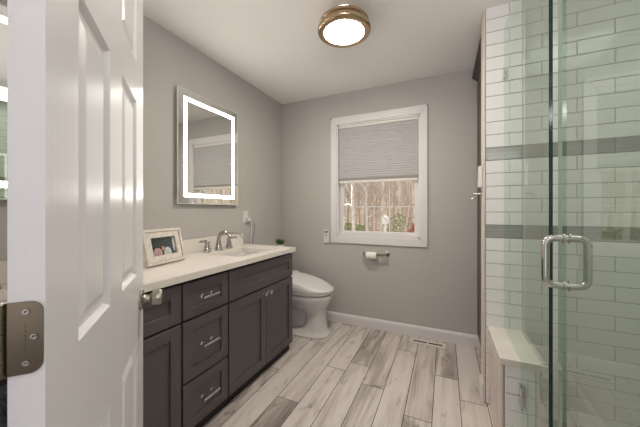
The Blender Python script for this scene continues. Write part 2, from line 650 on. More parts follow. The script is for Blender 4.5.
# two small dark curtain hooks at the casing's upper corners
for x, lab in ((cx0 + 0.004, 'small dark curtain hook at the upper left corner of the window casing'),
               (cx1 - 0.004, 'small dark curtain hook at the upper right corner of the window casing')):
    b = MB()
    b.lathe([(0.008, 0), (0.008, 0.003), (0.003, 0.004), (0.003, 0.014)], (x, YB - 0.018, cz1 - 0.012), (0, -1, 0), 12)
    b.tube([(x, YB - 0.031, cz1 - 0.012), (x, YB - 0.040, cz1 - 0.014), (x, YB - 0.044, cz1 - 0.004)], 0.003, 8)
    tag(b.build('curtain_hook', M['nickel'], None, 40), lab, 'hook', 'curtain hooks on the window casing')

# ------------------------------------------------------------------ room door (open, hinges nearest the camera)
HX, HY = -0.465, 0.173
DW, DT, DH = 0.755, 0.035, 2.03
panels_s = ((0.112, 0.302), (0.418, 0.622))
panels_z = ((0.20, 0.757), (0.980, 1.560), (1.690, 1.93))


def door_face(b, y, sgn):
    """one moulded face; sgn = -1 faces -y"""
    xs = sorted({0, DW} | {v for p in panels_s for v in p})
    zs = sorted({0.012, DH} | {v for p in panels_z for v in p})

    def pan(x0, x1, z0, z1):
        return any(abs(x0 - p[0]) < 1e-6 and abs(x1 - p[1]) < 1e-6 for p in panels_s) and any(abs(z0 - p[0]) < 1e-6 and abs(z1 - p[1]) < 1e-6 for p in panels_z)
    for x0, x1 in zip(xs[:-1], xs[1:]):
        for z0, z1 in zip(zs[:-1], zs[1:]):
            if not pan(x0, x1, z0, z1):
                b.face([(x0, y, z0), (x1, y, z0), (x1, y, z1), (x0, y, z1)])
                continue
            steps = [(0, 0), (0.003, 0.003), (0.009, 0.0115), (0.015, 0.0125), (0.019, 0.0118), (0.040, 0.0030), (0.045, 0.0020)]
            rings = [[(x0 + i, y - sgn * d, z0 + i), (x1 - i, y - sgn * d, z0 + i), (x1 - i, y - sgn * d, z1 - i), (x0 + i, y - sgn * d, z1 - i)] for i, d in steps]
            b.loft(rings, False, True)


b = MB()
door_face(b, 0.0, -1)
door_face(b, DT, 1)
for q in ([(0, 0, 0.012), (0, DT, 0.012), (0, DT, DH), (0, 0, DH)], [(DW, 0, 0.012), (DW, DT, 0.012), (DW, DT, DH), (DW, 0, DH)],
          [(0, 0, 0.012), (DW, 0, 0.012), (DW, DT, 0.012), (0, DT, 0.012)], [(0, 0, DH), (DW, 0, DH), (DW, DT, DH), (0, DT, DH)]):
    b.face(q)
bmesh.ops.remove_doubles(b.bm, verts=b.bm.verts[:], dist=1e-5)
door = b.build('door_1', M['door'])
door['kind'] = 'structure'
kx, kz = 0.695, 0.877
b = MB()
for s, y in ((-1, 0.0), (1, DT)):
    b.lathe([(0.036, 0.0005), (0.036, 0.004), (0.032, 0.009), (0.016, 0.012), (0.0125, 0.018), (0.0125, 0.030), (0.018, 0.034), (0.0265, 0.040),
             (0.0285, 0.048), (0.0285, 0.062), (0.026, 0.068), (0.018, 0.071)], (kx, y, kz), (0, s, 0), 28)
b.build('door_knob', M['nickel'], door, 35)


def round_rect(w, h, r, n=6):
    pts = []
    for cx, cy, a in ((w - r, h - r, 0), (-w + r, h - r, 90), (-w + r, -h + r, 180), (w - r, -h + r, 270)):
        for i in range(n + 1):
            t = math.radians(a + 90 * i / n)
            pts.append((cx + r * math.cos(t), cy + r * math.sin(t)))
    return pts


for hz in (0.25, 1.038, 1.80):
    # leaf let into the door's edge, rounded towards the visible face
    b = MB()
    prof = []
    y0, y1, hh, rr = 0.0012, DT + 0.004, 0.045, 0.013
    for cy, cz, a in ((y0 + rr, hz + hh - rr, 90), (y0 + rr, hz - hh + rr, 180)):
        for i in range(7):
            ang = math.radians(a + 90 * i / 6)
            prof.append((cy + rr * math.cos(ang), cz + rr * math.sin(ang)))
    prof += [(y1, hz - hh), (y1, hz + hh)]
    b.loft([[(x, y, z) for y, z in prof] for x in (-0.0004, -0.0028)])
    for i in range(6):                                   # worn maker's stamp
        b.box(-0.0032, -0.0024, 0.0175, 0.0195, hz - 0.018 + i * 0.006, hz - 0.0145 + i * 0.006)
    hg = b.build('hinge', M['hinge'], door, 30)
    for dy, dz in ((0.017, 0.032), (0.0095, 0.0), (0.017, -0.032)):
        b = MB()
        b.lathe([(0.0042, 0.0), (0.0040, 0.0009), (0.0028, 0.0013), (0.0012, 0.0007)], (-0.0026, dy, hz + dz), (-1, 0, 0), 14)
        b.build('screw', M['steel'], hg, 40)
    b = MB()
    for k in range(5):
        b.cyl((-0.003, DT + 0.006, hz - 0.045 + k * 0.018 + 0.0004), (-0.003, DT + 0.006, hz - 0.027 + k * 0.018 - 0.0004), 0.0062, n=16)
    b.build('hinge_knuckle', M['hinge'], hg, 40)
door.location = (HX, HY, 0)
door.rotation_euler = (0, 0, math.atan2(0.651, -0.759))

# ------------------------------------------------------------------ shower
RH = 0.0787                                     # tile course
Z0T = 1.578 - 20 * RH


def tile_field(b, fx, u0, u1, z0, z1, th=0.006, g=0.0014):
    """fx(u, d, z) -> point; courses counted from Z0T, half-bond; bands grey"""
    for k in range(0, 31):
        za, zb = max(Z0T + k * RH, z0), min(Z0T + (k + 1) * RH, z1)
        if zb - za < 0.006:
            continue
        band = k in (19, 13)
        b.mi = 2 if band else 1
        off = 0.662 if k % 2 == 0 else 0.507
        wid = 0.31
        u = off - math.ceil((off - u0) / wid) * wid
        while u < u1:
            ua, ub = max(u, u0), min(u + wid, u1)
            u += wid
            if ub - ua < 0.006:
                continue
            gg = 0.0004 if band else g
            e = 0.0022
            lo = [(ua + gg, za + g), (ub - gg, za + g), (ub - gg, zb - g), (ua + gg, zb - g)]
            hi = [(ua + gg + e, za + g + e), (ub - gg - e, za + g + e), (ub - gg - e, zb - g - e), (ua + gg + e, zb - g - e)]
            b.loft([[fx(x, 0, z) for x, z in lo], [fx(x, th * 0.6, z) for x, z in lo], [fx(x, th, z) for x, z in hi]], False, True)
    b.mi = 0


TM = [M['tile_grout'], M['tile'], M['tile_grey'], M['wall']]
b = MB()
b.box(0.226, 1.25, YS + 0.0045, YS + 0.12, 0, ZC)
tile_field(b, lambda u, d, z: (u, YS + 0.006 - d, z), 0.228, 1.25, 0, ZC)
struct('wall_shower_back', b, TM)
b = MB()
b.box(0.2155, 0.2258, YS - 0.001, YS + 0.12, 0, ZC, 0.002)
struct('trim_2', b, M['tile_trim'])
b = MB()
b.box(1.2545, 1.36, YF, YS + 0.004, 0, ZC)
tile_field(b, lambda u, d, z: (1.256 - d, u, z), YF, YS - 0.001, 0, ZC)
struct('wall_shower_right', b, TM)
b = MB()                                        # return wall the shower door hangs on
b.box(0.345, 1.25, YF, YF + 0.355, 0, ZC)
struct('wall_shower_front', b, M['tile'])
b = MB()
b.box(0.44, 1.25, YF + 0.356, YS, 0, 0.012)
struct('floor_shower', b, M['pan'])

# half-height wall with its stone cap, then the kerb under the glass
KY = 1.572
b = MB()
b.mi = 3
b.box(0.248, 0.402, KY + 0.004, YS - 0.001, 0, 0.455)
b.mi = 0
b.box(0.256, 0.394, KY + 0.0015, KY + 0.0045, 0, 0.455)
tile_field(b, lambda u, d, z: (u, KY + 0.002 - d, z), 0.262, 0.400, 0, 0.455)
struct('wall_half', b, [M['tile_grout'], M['tile'], M['tile_grey'], M['stone']])
b = MB()
b.box(0.238, 0.424, 1.556, YS - 0.002, 0.4555, 0.488, 0.003)
struct('trim_3', b, M['cap'])
b = MB()
b.box(0.262, 0.395, YF + 0.356, KY - 0.006, 0, 0.07)
b.box(0.255, 0.402, YF + 0.356, KY - 0.008, 0.07, 0.092, 0.003)
struct('trim_4', b, M['cap'])

GX, GT, GTOP = 0.3215, 0.011, 2.287


def edge_materials(o, axis_thin):
    """broad faces take slot 0 (clear), the cut edges slot 1"""
    for p in o.data.polygons:
        p.material_index = 0 if abs(p.normal[axis_thin]) > 0.9 else 1


YE = 1.172                                       # near edge of the fixed pane
t = thing('shower_glass_panel', 'fixed clear green-edged glass panel standing on the half wall of the shower', 'glass panel', (GX, 1.55, 0.093))
b = MB()
out = [(YS - 0.003, 0.4895), (YS - 0.003, GTOP), (YE, GTOP), (YE, 0.0935), (1.552, 0.0935), (1.552, 0.4895)]
b.loft([[(x, y, z) for y, z in out] for x in (GX, GX + GT)])
p = b.build('glass_pane', [M['glass'], M['glass_edge'], M['glass_edge_light']], t)
for f in p.data.polygons:
    if abs(f.normal[0]) > 0.9:
        f.material_index = 0
    else:
        f.material_index = 1 if (f.normal[1] < -0.5 and f.center[1] < -0.2) else 0
for y0, y1, z0, z1 in ((YS - 0.055, YS - 0.005, 1.975, 2.035), (KY - 0.060, KY - 0.010, 0.285, 0.385)):
    b = MB()
    for x0, x1 in ((GX - 0.006, GX - 0.0005), (GX + GT + 0.0005, GX + GT + 0.006)):
        b.box(x0, x1, y0, y1, z0, z1, 0.0015)
    b.build('glass_clamp', M['chrome'], t)

# hinged glass door, ajar by under two degrees
HYD = 0.500
ang = -math.radians(2.0)
t = thing('shower_door', 'hinged frameless clear glass shower door with a square chrome pull handle', 'shower door', (GX + GT / 2, HYD, 0.10))
YD0, YD1 = HYD + 0.006, YE - 0.004
b = MB()
b.box(GX, GX + GT, YD0, YD1, 0.10, GTOP)
p = b.build('glass_pane', [M['glass'], M['glass_edge_light']], t)
edge_materials(p, 0)
b = MB()
hy, hz0, hz1, hw = YD1 - 0.056, 0.957, 1.107, 0.052
xc = GX + GT / 2
loop = [(xc, hy, hz0), (xc - hw, hy, hz0), (xc - hw, hy, hz1), (xc, hy, hz1)]
rp = rounded(loop, 0.026, 8)
b.tube(rp, 0.0112, 16)
loop = [(2 * xc - x, y, z) for x, y, z in rp]
b.tube(loop, 0.0112, 16)
h = b.build('pull_handle', M['chrome'], t, 40)
b = MB()
for z in (hz0, hz1):
    for x, s in ((GX, -1), (GX + GT, 1)):
        b.lathe([(0.017, 0.0004), (0.017, 0.003), (0.014, 0.0045), (0.0115, 0.0046)], (x, hy, z), (s, 0, 0), 20)
b.build('handle_washer', M['chrome'], h, 40)
for z in (0.35, 2.0):
    b = MB()
    b.box(GX - 0.010, GX - 0.0005, HYD - 0.012, HYD + 0.055, z - 0.045, z + 0.045, 0.002)
    b.box(GX + GT + 0.0005, GX + GT + 0.010, HYD - 0.012, HYD + 0.055, z - 0.045, z + 0.045, 0.002)
    b.build('door_hinge', M['chrome'], t)
t.rotation_euler = (0, 0, ang)

# wall-end fittings
t = thing('remote_holder', 'white handheld control in a holder on the end of the tiled wall', 'remote control', (0.2145, YS + 0.06, 1.41))
b = MB()
b.box(0.1935, 0.2148, YS + 0.028, YS + 0.092, 1.352, 1.475, 0.005)
b.build('control_body', M['plastic'], t)
b = MB()
b.box(0.1925, 0.2149, YS + 0.024, YS + 0.096, 1.340, 1.378, 0.004)
b.build('holder', M['plastic'], t)
t = thing('robe_hook', 'small chrome robe hook on the end of the tiled wall beside the window wall', 'hook', (0.2145, YS + 0.06, 1.29))
b = MB()
b.lathe([(0.021, 0.0006), (0.021, 0.005), (0.017, 0.008), (0.008, 0.010), (0.007, 0.040)], (0.2155, YS + 0.06, 1.30), (-1, 0, 0), 18)
b.build('rosette', M['chrome'], t, 40)
b = MB()
b.lathe([(0.008, 0), (0.012, 0.002), (0.0135, 0.008), (0.012, 0.014), (0.006, 0.016)], (0.1760, YS + 0.06, 1.300), (-1, 0, 0), 16)
b.tube([(0.170, YS + 0.06, 1.296), (0.168, YS + 0.06, 1.278), (0.160, YS + 0.06, 1.268), (0.152, YS + 0.06, 1.275)], 0.005, 10)
b.build('hook_arm', M['chrome'], t, 40)

# tall dark linen cabinet behind the tiled wall
t = thing('linen_cabinet', 'tall dark espresso linen cabinet with crown moulding behind the tiled wall', 'cabinet', (0.5, 2.42, 0))
cy0, cy1, cxf = YS + 0.125, YB - 0.004, 0.274
b = MB()
b.box(cxf, 0.755, cy0, cy1, 0.105, 2.33)
b.box(cxf + 0.05, 0.755, cy0, cy1 - 0.02, 0.0, 0.105)
b.build('carcass', M['espresso'], t)
b = MB()
pr = [(0.0, 2.296), (-0.010, 2.300), (-0.016, 2.312), (-0.030, 2.330), (-0.050, 2.346), (-0.056, 2.352), (-0.056, 2.366), (0.02, 2.366), (0.02, 2.296)]
b.loft([[(cxf - 0.001 + u, y, z) for u, z in pr] for y in (cy0, cy1)])
b.build('crown_moulding', M['espresso'], t)
for z0, z1 in ((0.125, 1.16), (1.17, 2.29)):
    b = MB()
    b.box(cxf - 0.019, cxf - 0.001, cy0 + 0.006, cy1 - 0.006, z0, z1, 0.002)
    d = b.build('cabinet_door', M['espresso'], t)

# ------------------------------------------------------------------ vanity
XV = -1.185                                      # face of doors and drawers
XBV = XL + 0.002


def shaker(b, y0, y1, z0, z1, rail=0.058, th=0.019, rec=0.009):
    xf = XV
    xb = XV - th
    b.box(xb, xf - rec, y0 + rail * 0.8, y1 - rail * 0.8, z0 + rail * 0.8, z1 - rail * 0.8)
    e = 0.0012
    b.box(xb, xf, y0, y0 + rail, z0, z1, e, 1)
    b.box(xb, xf, y1 - rail, y1, z0, z1, e, 1)
    b.box(xb, xf, y0 + rail - 0.0012, y1 - rail + 0.0012, z1 - rail, z1, e, 1)
    b.box(xb, xf, y0 + rail - 0.0012, y1 - rail + 0.0012, z0, z0 + rail, e, 1)


def carcass(t, y0, y1):
    b = MB()
    b.box(XBV, XV - 0.021, y0 + 0.0005, y0 + 0.018, 0.06, 0.844)
    b.box(XBV, XV - 0.021, y1 - 0.018, y1 - 0.0005, 0.06, 0.844)
    b.box(XBV, XV - 0.021, y0 + 0.0005, y1 - 0.0005, 0.06, 0.078)
    b.box(XBV, XBV + 0.012, y0 + 0.018, y1 - 0.018, 0.078, 0.70)
    b.build('carcass', M['vanity'], t)
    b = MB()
    b.box(XV - 0.0205, XV - 0.0202, y0 + 0.001, y1 - 0.001, 0.062, 0.842)  # thin near-black sheet: shade painted into the gaps between the fronts
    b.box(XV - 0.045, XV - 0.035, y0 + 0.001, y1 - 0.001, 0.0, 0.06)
    b.build('gap_shade_and_toe_kick', M['vanity_in'], t)


def bar_pull(y, z, parent):
    b = MB()
    xo = XV + 0.030
    yl = 0.054
    b.cyl((xo, y - yl, z), (xo, y + yl, z), 0.0062, n=12)
    for s in (-1, 1):
        b.cyl((XV - 0.0085, y + s * yl * 0.62, z), (xo, y + s * yl * 0.62, z), 0.0048, n=10)
        b.lathe([(0.009, 0), (0.009, 0.003), (0.005, 0.006)], (XV - 0.0088, y + s * yl * 0.62, z), (1, 0, 0), 12)
        b.lathe([(0.0075, 0), (0.0075, 0.008)], (xo, y + s * (yl - 0.006), z), (0, s, 0), 12)
    b.build('drawer_pull', M['pull'], parent, 40)


def knob(y, z, parent):
    b = MB()
    b.lathe([(0.0075, 0), (0.006, 0.004), (0.005, 0.012), (0.011, 0.017), (0.0145, 0.021), (0.0145, 0.026), (0.009, 0.030)], (XV + 0.0003, y, z), (1, 0, 0), 18)
    b.build('knob', M['pull'], parent, 40)


YR0, YR1 = 1.272, 2.036
YM0 = 0.953
YL0 = 0.188


def sink_unit(y0, y1, label):
    t = thing('sink_cabinet', label, 'bathroom cabinet', ((XV + XBV) / 2, (y0 + y1) / 2, 0))
    carcass(t, y0, y1)
    g = 0.005
    b = MB()
    shaker(b, y0 + g, y1 - g, 0.642, 0.826)
    b.build('false_drawer_front', M['vanity'], t)
    ym = (y0 + y1) / 2
    for a, c, s in ((y0 + g, ym - 0.002, -1), (ym + 0.002, y1 - g, 1)):
        b = MB()
        shaker(b, a, c, 0.072, 0.630)
        d = b.build('cabinet_door', M['vanity'], t)
        knob(ym + s * 0.030, 0.595, d)
    return t


su = sink_unit(YR0, YR1, 'charcoal sink cabinet with two shaker doors beside the toilet')
s2 = copy_tree(su)
s2.location.y += YL0 - YR0
s2['label'] = 'charcoal sink cabinet partly hidden behind the open white door'

t = thing('drawer_cabinet', 'narrow charcoal cabinet with three drawers between the two sink cabinets', 'bathroom cabinet', ((XV + XBV) / 2, (YM0 + YR0) / 2, 0))
carcass(t, YM0, YR0)
for z0, z1 in ((0.642, 0.826), (0.326, 0.630), (0.072, 0.314)):
    b = MB()
    shaker(b, YM0 + 0.005, YR0 - 0.005, z0, z1, rail=0.052)
    d = b.build('drawer', M['vanity'], t)
    bar_pull((YM0 + YR0) / 2, (z0 + z1) / 2, d)

# quartz worktop with two undermount sinks
SC = (1.648, 0.574)
SX0, SX1, SHW = -1.572, -1.255, 0.195
CZ0, CZ1 = 0.846, 0.880
t = thing('quartz_worktop', 'long white quartz vanity worktop with backsplash and undermount sinks', 'worktop', (-1.45, 1.1, CZ0))
b = MB()
ys = [0.180, SC[1] - SHW, SC[1] + SHW, SC[0] - SHW, SC[0] + SHW, 2.042]
xs = [XBV, SX0, SX1, -1.160]
for zz in (CZ0, CZ1):
    for i in range(3):
        for j in range(5):
            if i == 1 and j in (1, 3):
                continue
            b.face([(xs[i], ys[j], zz), (xs[i + 1], ys[j], zz), (xs[i + 1], ys[j + 1], zz), (xs[i], ys[j + 1], zz)])


def vwall(x0, y0, x1, y1):
    b.face([(x0, y0, CZ0), (x1, y1, CZ0), (x1, y1, CZ1), (x0, y0, CZ1)])


for j in range(5):
    vwall(xs[0], ys[j], xs[0], ys[j + 1])
    vwall(xs[3], ys[j], xs[3], ys[j + 1])
for i in range(3):
    vwall(xs[i], ys[0], xs[i + 1], ys[0])
    vwall(xs[i], ys[5], xs[i + 1], ys[5])
for c in SC:
    vwall(SX0, c - SHW, SX0, c + SHW)
    vwall(SX1, c - SHW, SX1, c + SHW)
    vwall(SX0, c - SHW, SX1, c - SHW)
    vwall(SX0, c + SHW, SX1, c + SHW)
bmesh.ops.remove_doubles(b.bm, verts=b.bm.verts[:], dist=1e-5)
b.build('slab', M['counter'], t)
b = MB()
b.box(XBV, XBV + 0.02, 0.180, 2.042, CZ1 + 0.0004, CZ1 + 0.098, 0.0015)
b.build('backsplash', M['counter'], t)
for c in SC:
    b = MB()
    rings = []
    for inset, z in ((-0.012, CZ0 - 0.0006), (-0.006, CZ0 - 0.0006), (-0.004, CZ0 - 0.012), (0.004, CZ0 - 0.08), (0.020, CZ0 - 0.125), (0.06, CZ0 - 0.14)):
        hx = (SX1 - SX0) / 2 - inset
        hy = SHW - inset
        rings.append([((SX0 + SX1) / 2 + x, c + y, z) for x, y in round_rect(hx, hy, 0.05, 5)])
    b.loft(rings, False, True)
    s = b.build('basin', M['porcelain'], t, 50)
    b = MB()
    b.lathe([(0.028, 0), (0.028, 0.003), (0.018, 0.004), (0.016, 0.001)], ((SX0 + SX1) / 2 - 0.03, c, CZ0 - 0.1395), (0, 0, 1), 20)
    b.build('drain', M['chrome'], s, 40)


def faucet(yc, label):
    t = thing('widespread_faucet', label, 'faucet', (-1.635, yc, CZ1))
    xf = -1.640
    b = MB()
    b.lathe([(0.034, 0.0005), (0.034, 0.004), (0.031, 0.010), (0.025, 0.030), (0.019, 0.055), (0.0155, 0.078)], (xf, yc, CZ1), (0, 0, 1), 22)
    arc = [(xf, yc, CZ1 + 0.07), (xf + 0.004, yc, CZ1 + 0.098), (xf + 0.020, yc, CZ1 + 0.124), (xf + 0.045, yc, CZ1 + 0.140), (xf + 0.075, yc, CZ1 + 0.141),
           (xf + 0.102, yc, CZ1 + 0.128), (xf + 0.118, yc, CZ1 + 0.106), (xf + 0.122, yc, CZ1 + 0.092)]
    b.tube(arc, [0.0160, 0.0155, 0.0150, 0.0145, 0.0142, 0.0138, 0.0136, 0.0136], 16)
    b.build('spout', M['faucet'], t, 45)
    for s in (-1, 1):
        y = yc + s * 0.115
        b = MB()
        b.lathe([(0.031, 0.0005), (0.031, 0.004), (0.028, 0.010), (0.022, 0.036), (0.016, 0.062), (0.015, 0.070), (0.017, 0.078), (0.011, 0.087)], (xf, y, CZ1), (0, 0, 1), 22)
        hd = b.build('handle_base', M['faucet'], t, 45)
        b = MB()
        b.tube([(xf, y, CZ1 + 0.078), (xf + 0.004, y + s * 0.025, CZ1 + 0.083), (xf + 0.008, y + s * 0.055, CZ1 + 0.085), (xf + 0.010, y + s * 0.080, CZ1 + 0.084)],
               [0.0105, 0.0095, 0.008, 0.007], 12)
        b.build('lever', M['faucet'], hd, 45)
    return t


f1 = faucet(1.650, 'chrome three-piece faucet at the far sink, below the lit mirror')
f2 = copy_tree(f1)
f2.location.y = 0.56
f2['label'] = 'chrome three-piece faucet at the near sink, behind the open door'
for f in (f1, f2):
    f['group'] = 'faucets on the vanity worktop'

# LED mirrors
t = thing('led_mirror', 'rectangular wall mirror with a glowing border above the far sink', 'mirror', (XL, 1.648, 1.24), 'lit mirrors above the vanity')
my0, my1, mz0, mz1, mx = 1.336, 1.958, 1.240, 2.074, -1.712
b = MB()
b.box(XL + 0.001, mx - 0.006, my0 + 0.04, my1 - 0.04, mz0 + 0.04, mz1 - 0.04)
b.build('housing', M['mirror_back'], t)
b = MB()
b.box(mx - 0.0055, mx, my0, my1, mz0, mz1)
g = b.build('mirror_glass', [M['mirror'], M['mirror_edge']], t)
for p in g.data.polygons:
    p.material_index = 0 if p.normal[0] > 0.9 else 1
b = MB()                                         # ground bevel rim
for q in ((my0, my0 + 0.006, mz0, mz1), (my1 - 0.006, my1, mz0, mz1), (my0 + 0.006, my1 - 0.006, mz1 - 0.006, mz1), (my0 + 0.006, my1 - 0.006, mz0, mz0 + 0.006)):
    b.box(mx + 0.0002, mx + 0.0012, *q)
b.build('rim', M['mirror_edge'], g)
b = MB()
i, w = 0.053, 0.026
for q in ((my0 + i, my0 + i + w, mz0 + i, mz1 - i), (my1 - i - w, my1 - i, mz0 + i, mz1 - i),
          (my0 + i + w, my1 - i - w, mz1 - i - w, mz1 - i), (my0 + i + w, my1 - i - w, mz0 + i, mz0 + i + w)):
    b.box(mx + 0.0002, mx + 0.0008, *q)
b.build('light_border', M['led'], g)
m2 = copy_tree(t)
m2.location.y = 0.574
m2['label'] = 'rectangular lit mirror half hidden at the hinge side of the white door'

# picture frame, leaning back a little on the worktop
t = thing('picture_frame', 'distressed white picture frame with a dark snapshot of two people on the worktop', 'picture frame', (0, 0, 0))
FW, FH = 0.278, 0.205
# local: y = width, z = height, front faces +x


def fbar(b, q, x0, x1):
    b.loft([[(x0, y, z) for y, z in q], [(x1, y, z) for y, z in q]])


b = MB()
fw = 0.050
for q in (((0, 0), (FW, 0), (FW - fw, fw), (fw, fw)), ((0, FH), (FW, FH), (FW - fw, FH - fw), (fw, FH - fw)),
          ((0, 0), (0, FH), (fw, FH - fw), (fw, fw)), ((FW, 0), (FW, FH), (FW - fw, FH - fw), (FW - fw, fw))):
    fbar(b, q, 0.0, 0.016)
e = 0.018
b2q = []
b.box(0.016, 0.021, 0.002, FW - 0.002, 0.002, 0.016)
b.box(0.016, 0.021, 0.002, FW - 0.002, FH - 0.016, FH - 0.002)
b.box(0.016, 0.021, 0.002, 0.016, 0.016, FH - 0.016)
b.box(0.016, 0.021, FW - 0.016, FW - 0.002, 0.016, FH - 0.016)
b.build('moulding', M['frame_wood'], t)
b = MB()
for q in ((0.0155, 0.0185, 0.0162, FW - 0.0162, FH - 0.0185, FH - 0.0165), (0.0155, 0.0185, 0.0162, FW - 0.0162, 0.0165, 0.0182),
          (0.0155, 0.0185, 0.0165, 0.0185, 0.0185, FH - 0.0185), (0.0155, 0.0185, FW - 0.0185, FW - 0.0165, 0.0185, FH - 0.0185)):
    b.box(*q)
b.box(-0.001, 0.019, 0.001, FW - 0.001, -0.0012, 0.0014)
b.build('worn_edge', M['frame_worn'], t)
b = MB()
b.box(0.003, 0.006, fw - 0.004, FW - fw + 0.004, fw - 0.004, FH - fw + 0.004)
pr = b.build('photo_print', M['print_dark'], t)


def blob(name, m, cy, cz, ry, rz, x, clip=None):
    b = MB()
    pts = []
    for k in range(20):
        a = 2 * PI * k / 20
        y, z = cy + ry * math.cos(a), cz + rz * math.sin(a)
        pts.append((y, max(z, fw)))
    b.loft([[(xx, y, z) for y, z in pts] for xx in (x, x + 0.0003)])
    b.build(name, M[m], pr, None)


blob('pale_strip', 'print_white', 0.216, 0.105, 0.008, 0.045, 0.0061)  # whitish strip at the right of the print
blob('pink_clothing', 'print_pink', 0.092, 0.062, 0.032, 0.034, 0.0064)
blob('pale_clothing', 'print_white', 0.162, 0.060, 0.028, 0.034, 0.0067)
blob('dark_hair', 'print_hair', 0.128, 0.096, 0.021, 0.021, 0.0070)
blob('face', 'print_skin', 0.132, 0.090, 0.010, 0.013, 0.0073)
blob('second_face', 'print_skin', 0.110, 0.078, 0.008, 0.010, 0.0073)
b = MB()
b.loft([[(0.0, y, z) for y, z in ((0.10, 0.02), (0.18, 0.02), (0.17, 0.16), (0.11, 0.16))], [(-0.004, y, z) for y, z in ((0.10, 0.02), (0.18, 0.02), (0.17, 0.16), (0.11, 0.16))]])
b.build('easel_back', M['frame_worn'], t)
t.location = (-1.482, 0.962, CZ1 + 0.0022)
t.rotation_euler = (0, math.radians(-13), math.radians(9.5))

# hand towel over the near sink cabinet's door, seen in the gap by the hinge
b = MB()
ty0, ty1, tx = 0.262, 0.385, XV + 0.012
rings = []
for k in range(15):
    y = ty0 + (ty1 - ty0) * k / 14
    w = 0.004 * math.sin(k * 1.1)
    rings.append([(tx - 0.0005, y, 0.20), (tx + 0.012 + w, y, 0.20), (tx + 0.014 + w, y, 0.45), (tx + 0.013 + w, y, 0.675), (tx + 0.006, y, 0.688), (tx - 0.0005, y, 0.675)])
b.loft(rings)
tag(b.build('hand_towel', M['towel'], None, 60), 'blue-grey hand towel hanging on the near sink cabinet beside the white door', 'towel')

# ------------------------------------------------------------------ toilet
TY = 2.415
t = thing('toilet', 'white toilet with electronic bidet lid between vanity and back wall', 'toilet', (-1.30, TY, 0))


def plan(xb, xf, hw, z, n=40, eb=3.2, ef=2.0, xm=None):
    """closed outline: squarish at the back, elliptical at the front"""
    if xm is None:
        xm = xf - min(0.26, (xf - xb) * 0.5)
    pts = []
    for k in range(n):
        a = 2 * PI * k / n
        c, s = math.cos(a), math.sin(a)
        if c >= 0:
            x = xm + (xf - xm) * abs(c) ** (2 / ef)
            y = hw * math.copysign(abs(s) ** (2 / ef), s)
        else:
            x = xm - (xm - xb) * abs(c) ** (2 / eb)
            y = hw * math.copysign(abs(s) ** (2 / eb), s)
        pts.append((x, TY + y, z if not callable(z) else z(x)))
    return pts


b = MB()
sec = [(0.001, -1.52, -1.004, 0.146), (0.014, -1.52, -1.002, 0.148), (0.024, -1.50, -1.012, 0.136), (0.042, -1.36, -1.030, 0.118), (0.070, -1.26, -1.038, 0.108), (0.13, -1.235, -1.046, 0.101),
       (0.20, -1.235, -1.050, 0.098), (0.238, -1.27, -1.044, 0.105), (0.266, -1.37, -1.028, 0.129), (0.300, -1.47, -1.006, 0.160), (0.345, -1.52, -0.990, 0.178), (0.380, -1.53, -0.986, 0.184), (0.390, -1.53, -0.990, 0.181)]
b.loft([plan(x0, x1, hw, z, ef=2.2 if z > 0.25 else 2.6) for z, x0, x1, hw in sec])
b.build('bowl', M['porcelain'], t, 50)
b = MB()
b.box(-1.60, -1.22, TY - 0.055, TY + 0.055, 0.018, 0.30, 0.03, 4)
b.box(-1.70, -1.50, TY - 0.15, TY + 0.15, 0.28, 0.394, 0.02, 3)
b.build('trapway', M['porcelain'], t, 50)
b = MB()
b.loft([plan(-1.46, -1.005, 0.165, 0.3905), plan(-1.46, -1.005, 0.165, 0.399), plan(-1.46, -0.978, 0.187, 0.402), plan(-1.46, -0.975, 0.190, 0.406), plan(-1.46, -0.975, 0.190, 0.420), plan(-1.46, -0.978, 0.188, 0.428)])
b.build('seat', M['plastic'], t, 50)


def lidz(x):
    s = min(1, max(0, (x + 1.44) / 0.465))
    return 0.548 - 0.098 * s - 0.020 * s ** 4


b = MB()
rings = [plan(-1.44, -0.976, 0.187, 0.4295), plan(-1.44, -0.970, 0.193, 0.433), plan(-1.44, -0.969, 0.194, lambda x: 0.436 + 0.35 * (lidz(x) - 0.436)),
         plan(-1.44, -0.976, 0.188, lambda x: lidz(x) - 0.010), plan(-1.435, -0.988, 0.177, lambda x: lidz(x) - 0.002), plan(-1.43, -1.02, 0.150, lidz), plan(-1.42, -1.10, 0.09, lambda x: lidz(x) + 0.003), plan(-1.38, -1.20, 0.03, lambda x: lidz(x) + 0.004)]
b.loft(rings)
b.build('bidet_lid', M['plastic'], t, 50)
b = MB()
b.box(-1.528, -1.425, TY - 0.19, TY + 0.19, 0.402, 0.545, 0.02, 4)
b.build('bidet_housing', M['plastic'], t, 50)
b = MB()
b.box(XL + 0.012, -1.532, TY - 0.22, TY + 0.22, 0.395, 0.752, 0.015, 3)
b.build('tank', M['porcelain'], t, 50)
b = MB()
b.box(XL + 0.008, -1.525, TY - 0.227, TY + 0.227, 0.753, 0.785, 0.008, 3)
b.build('tank_lid', M['porcelain'], t, 50)

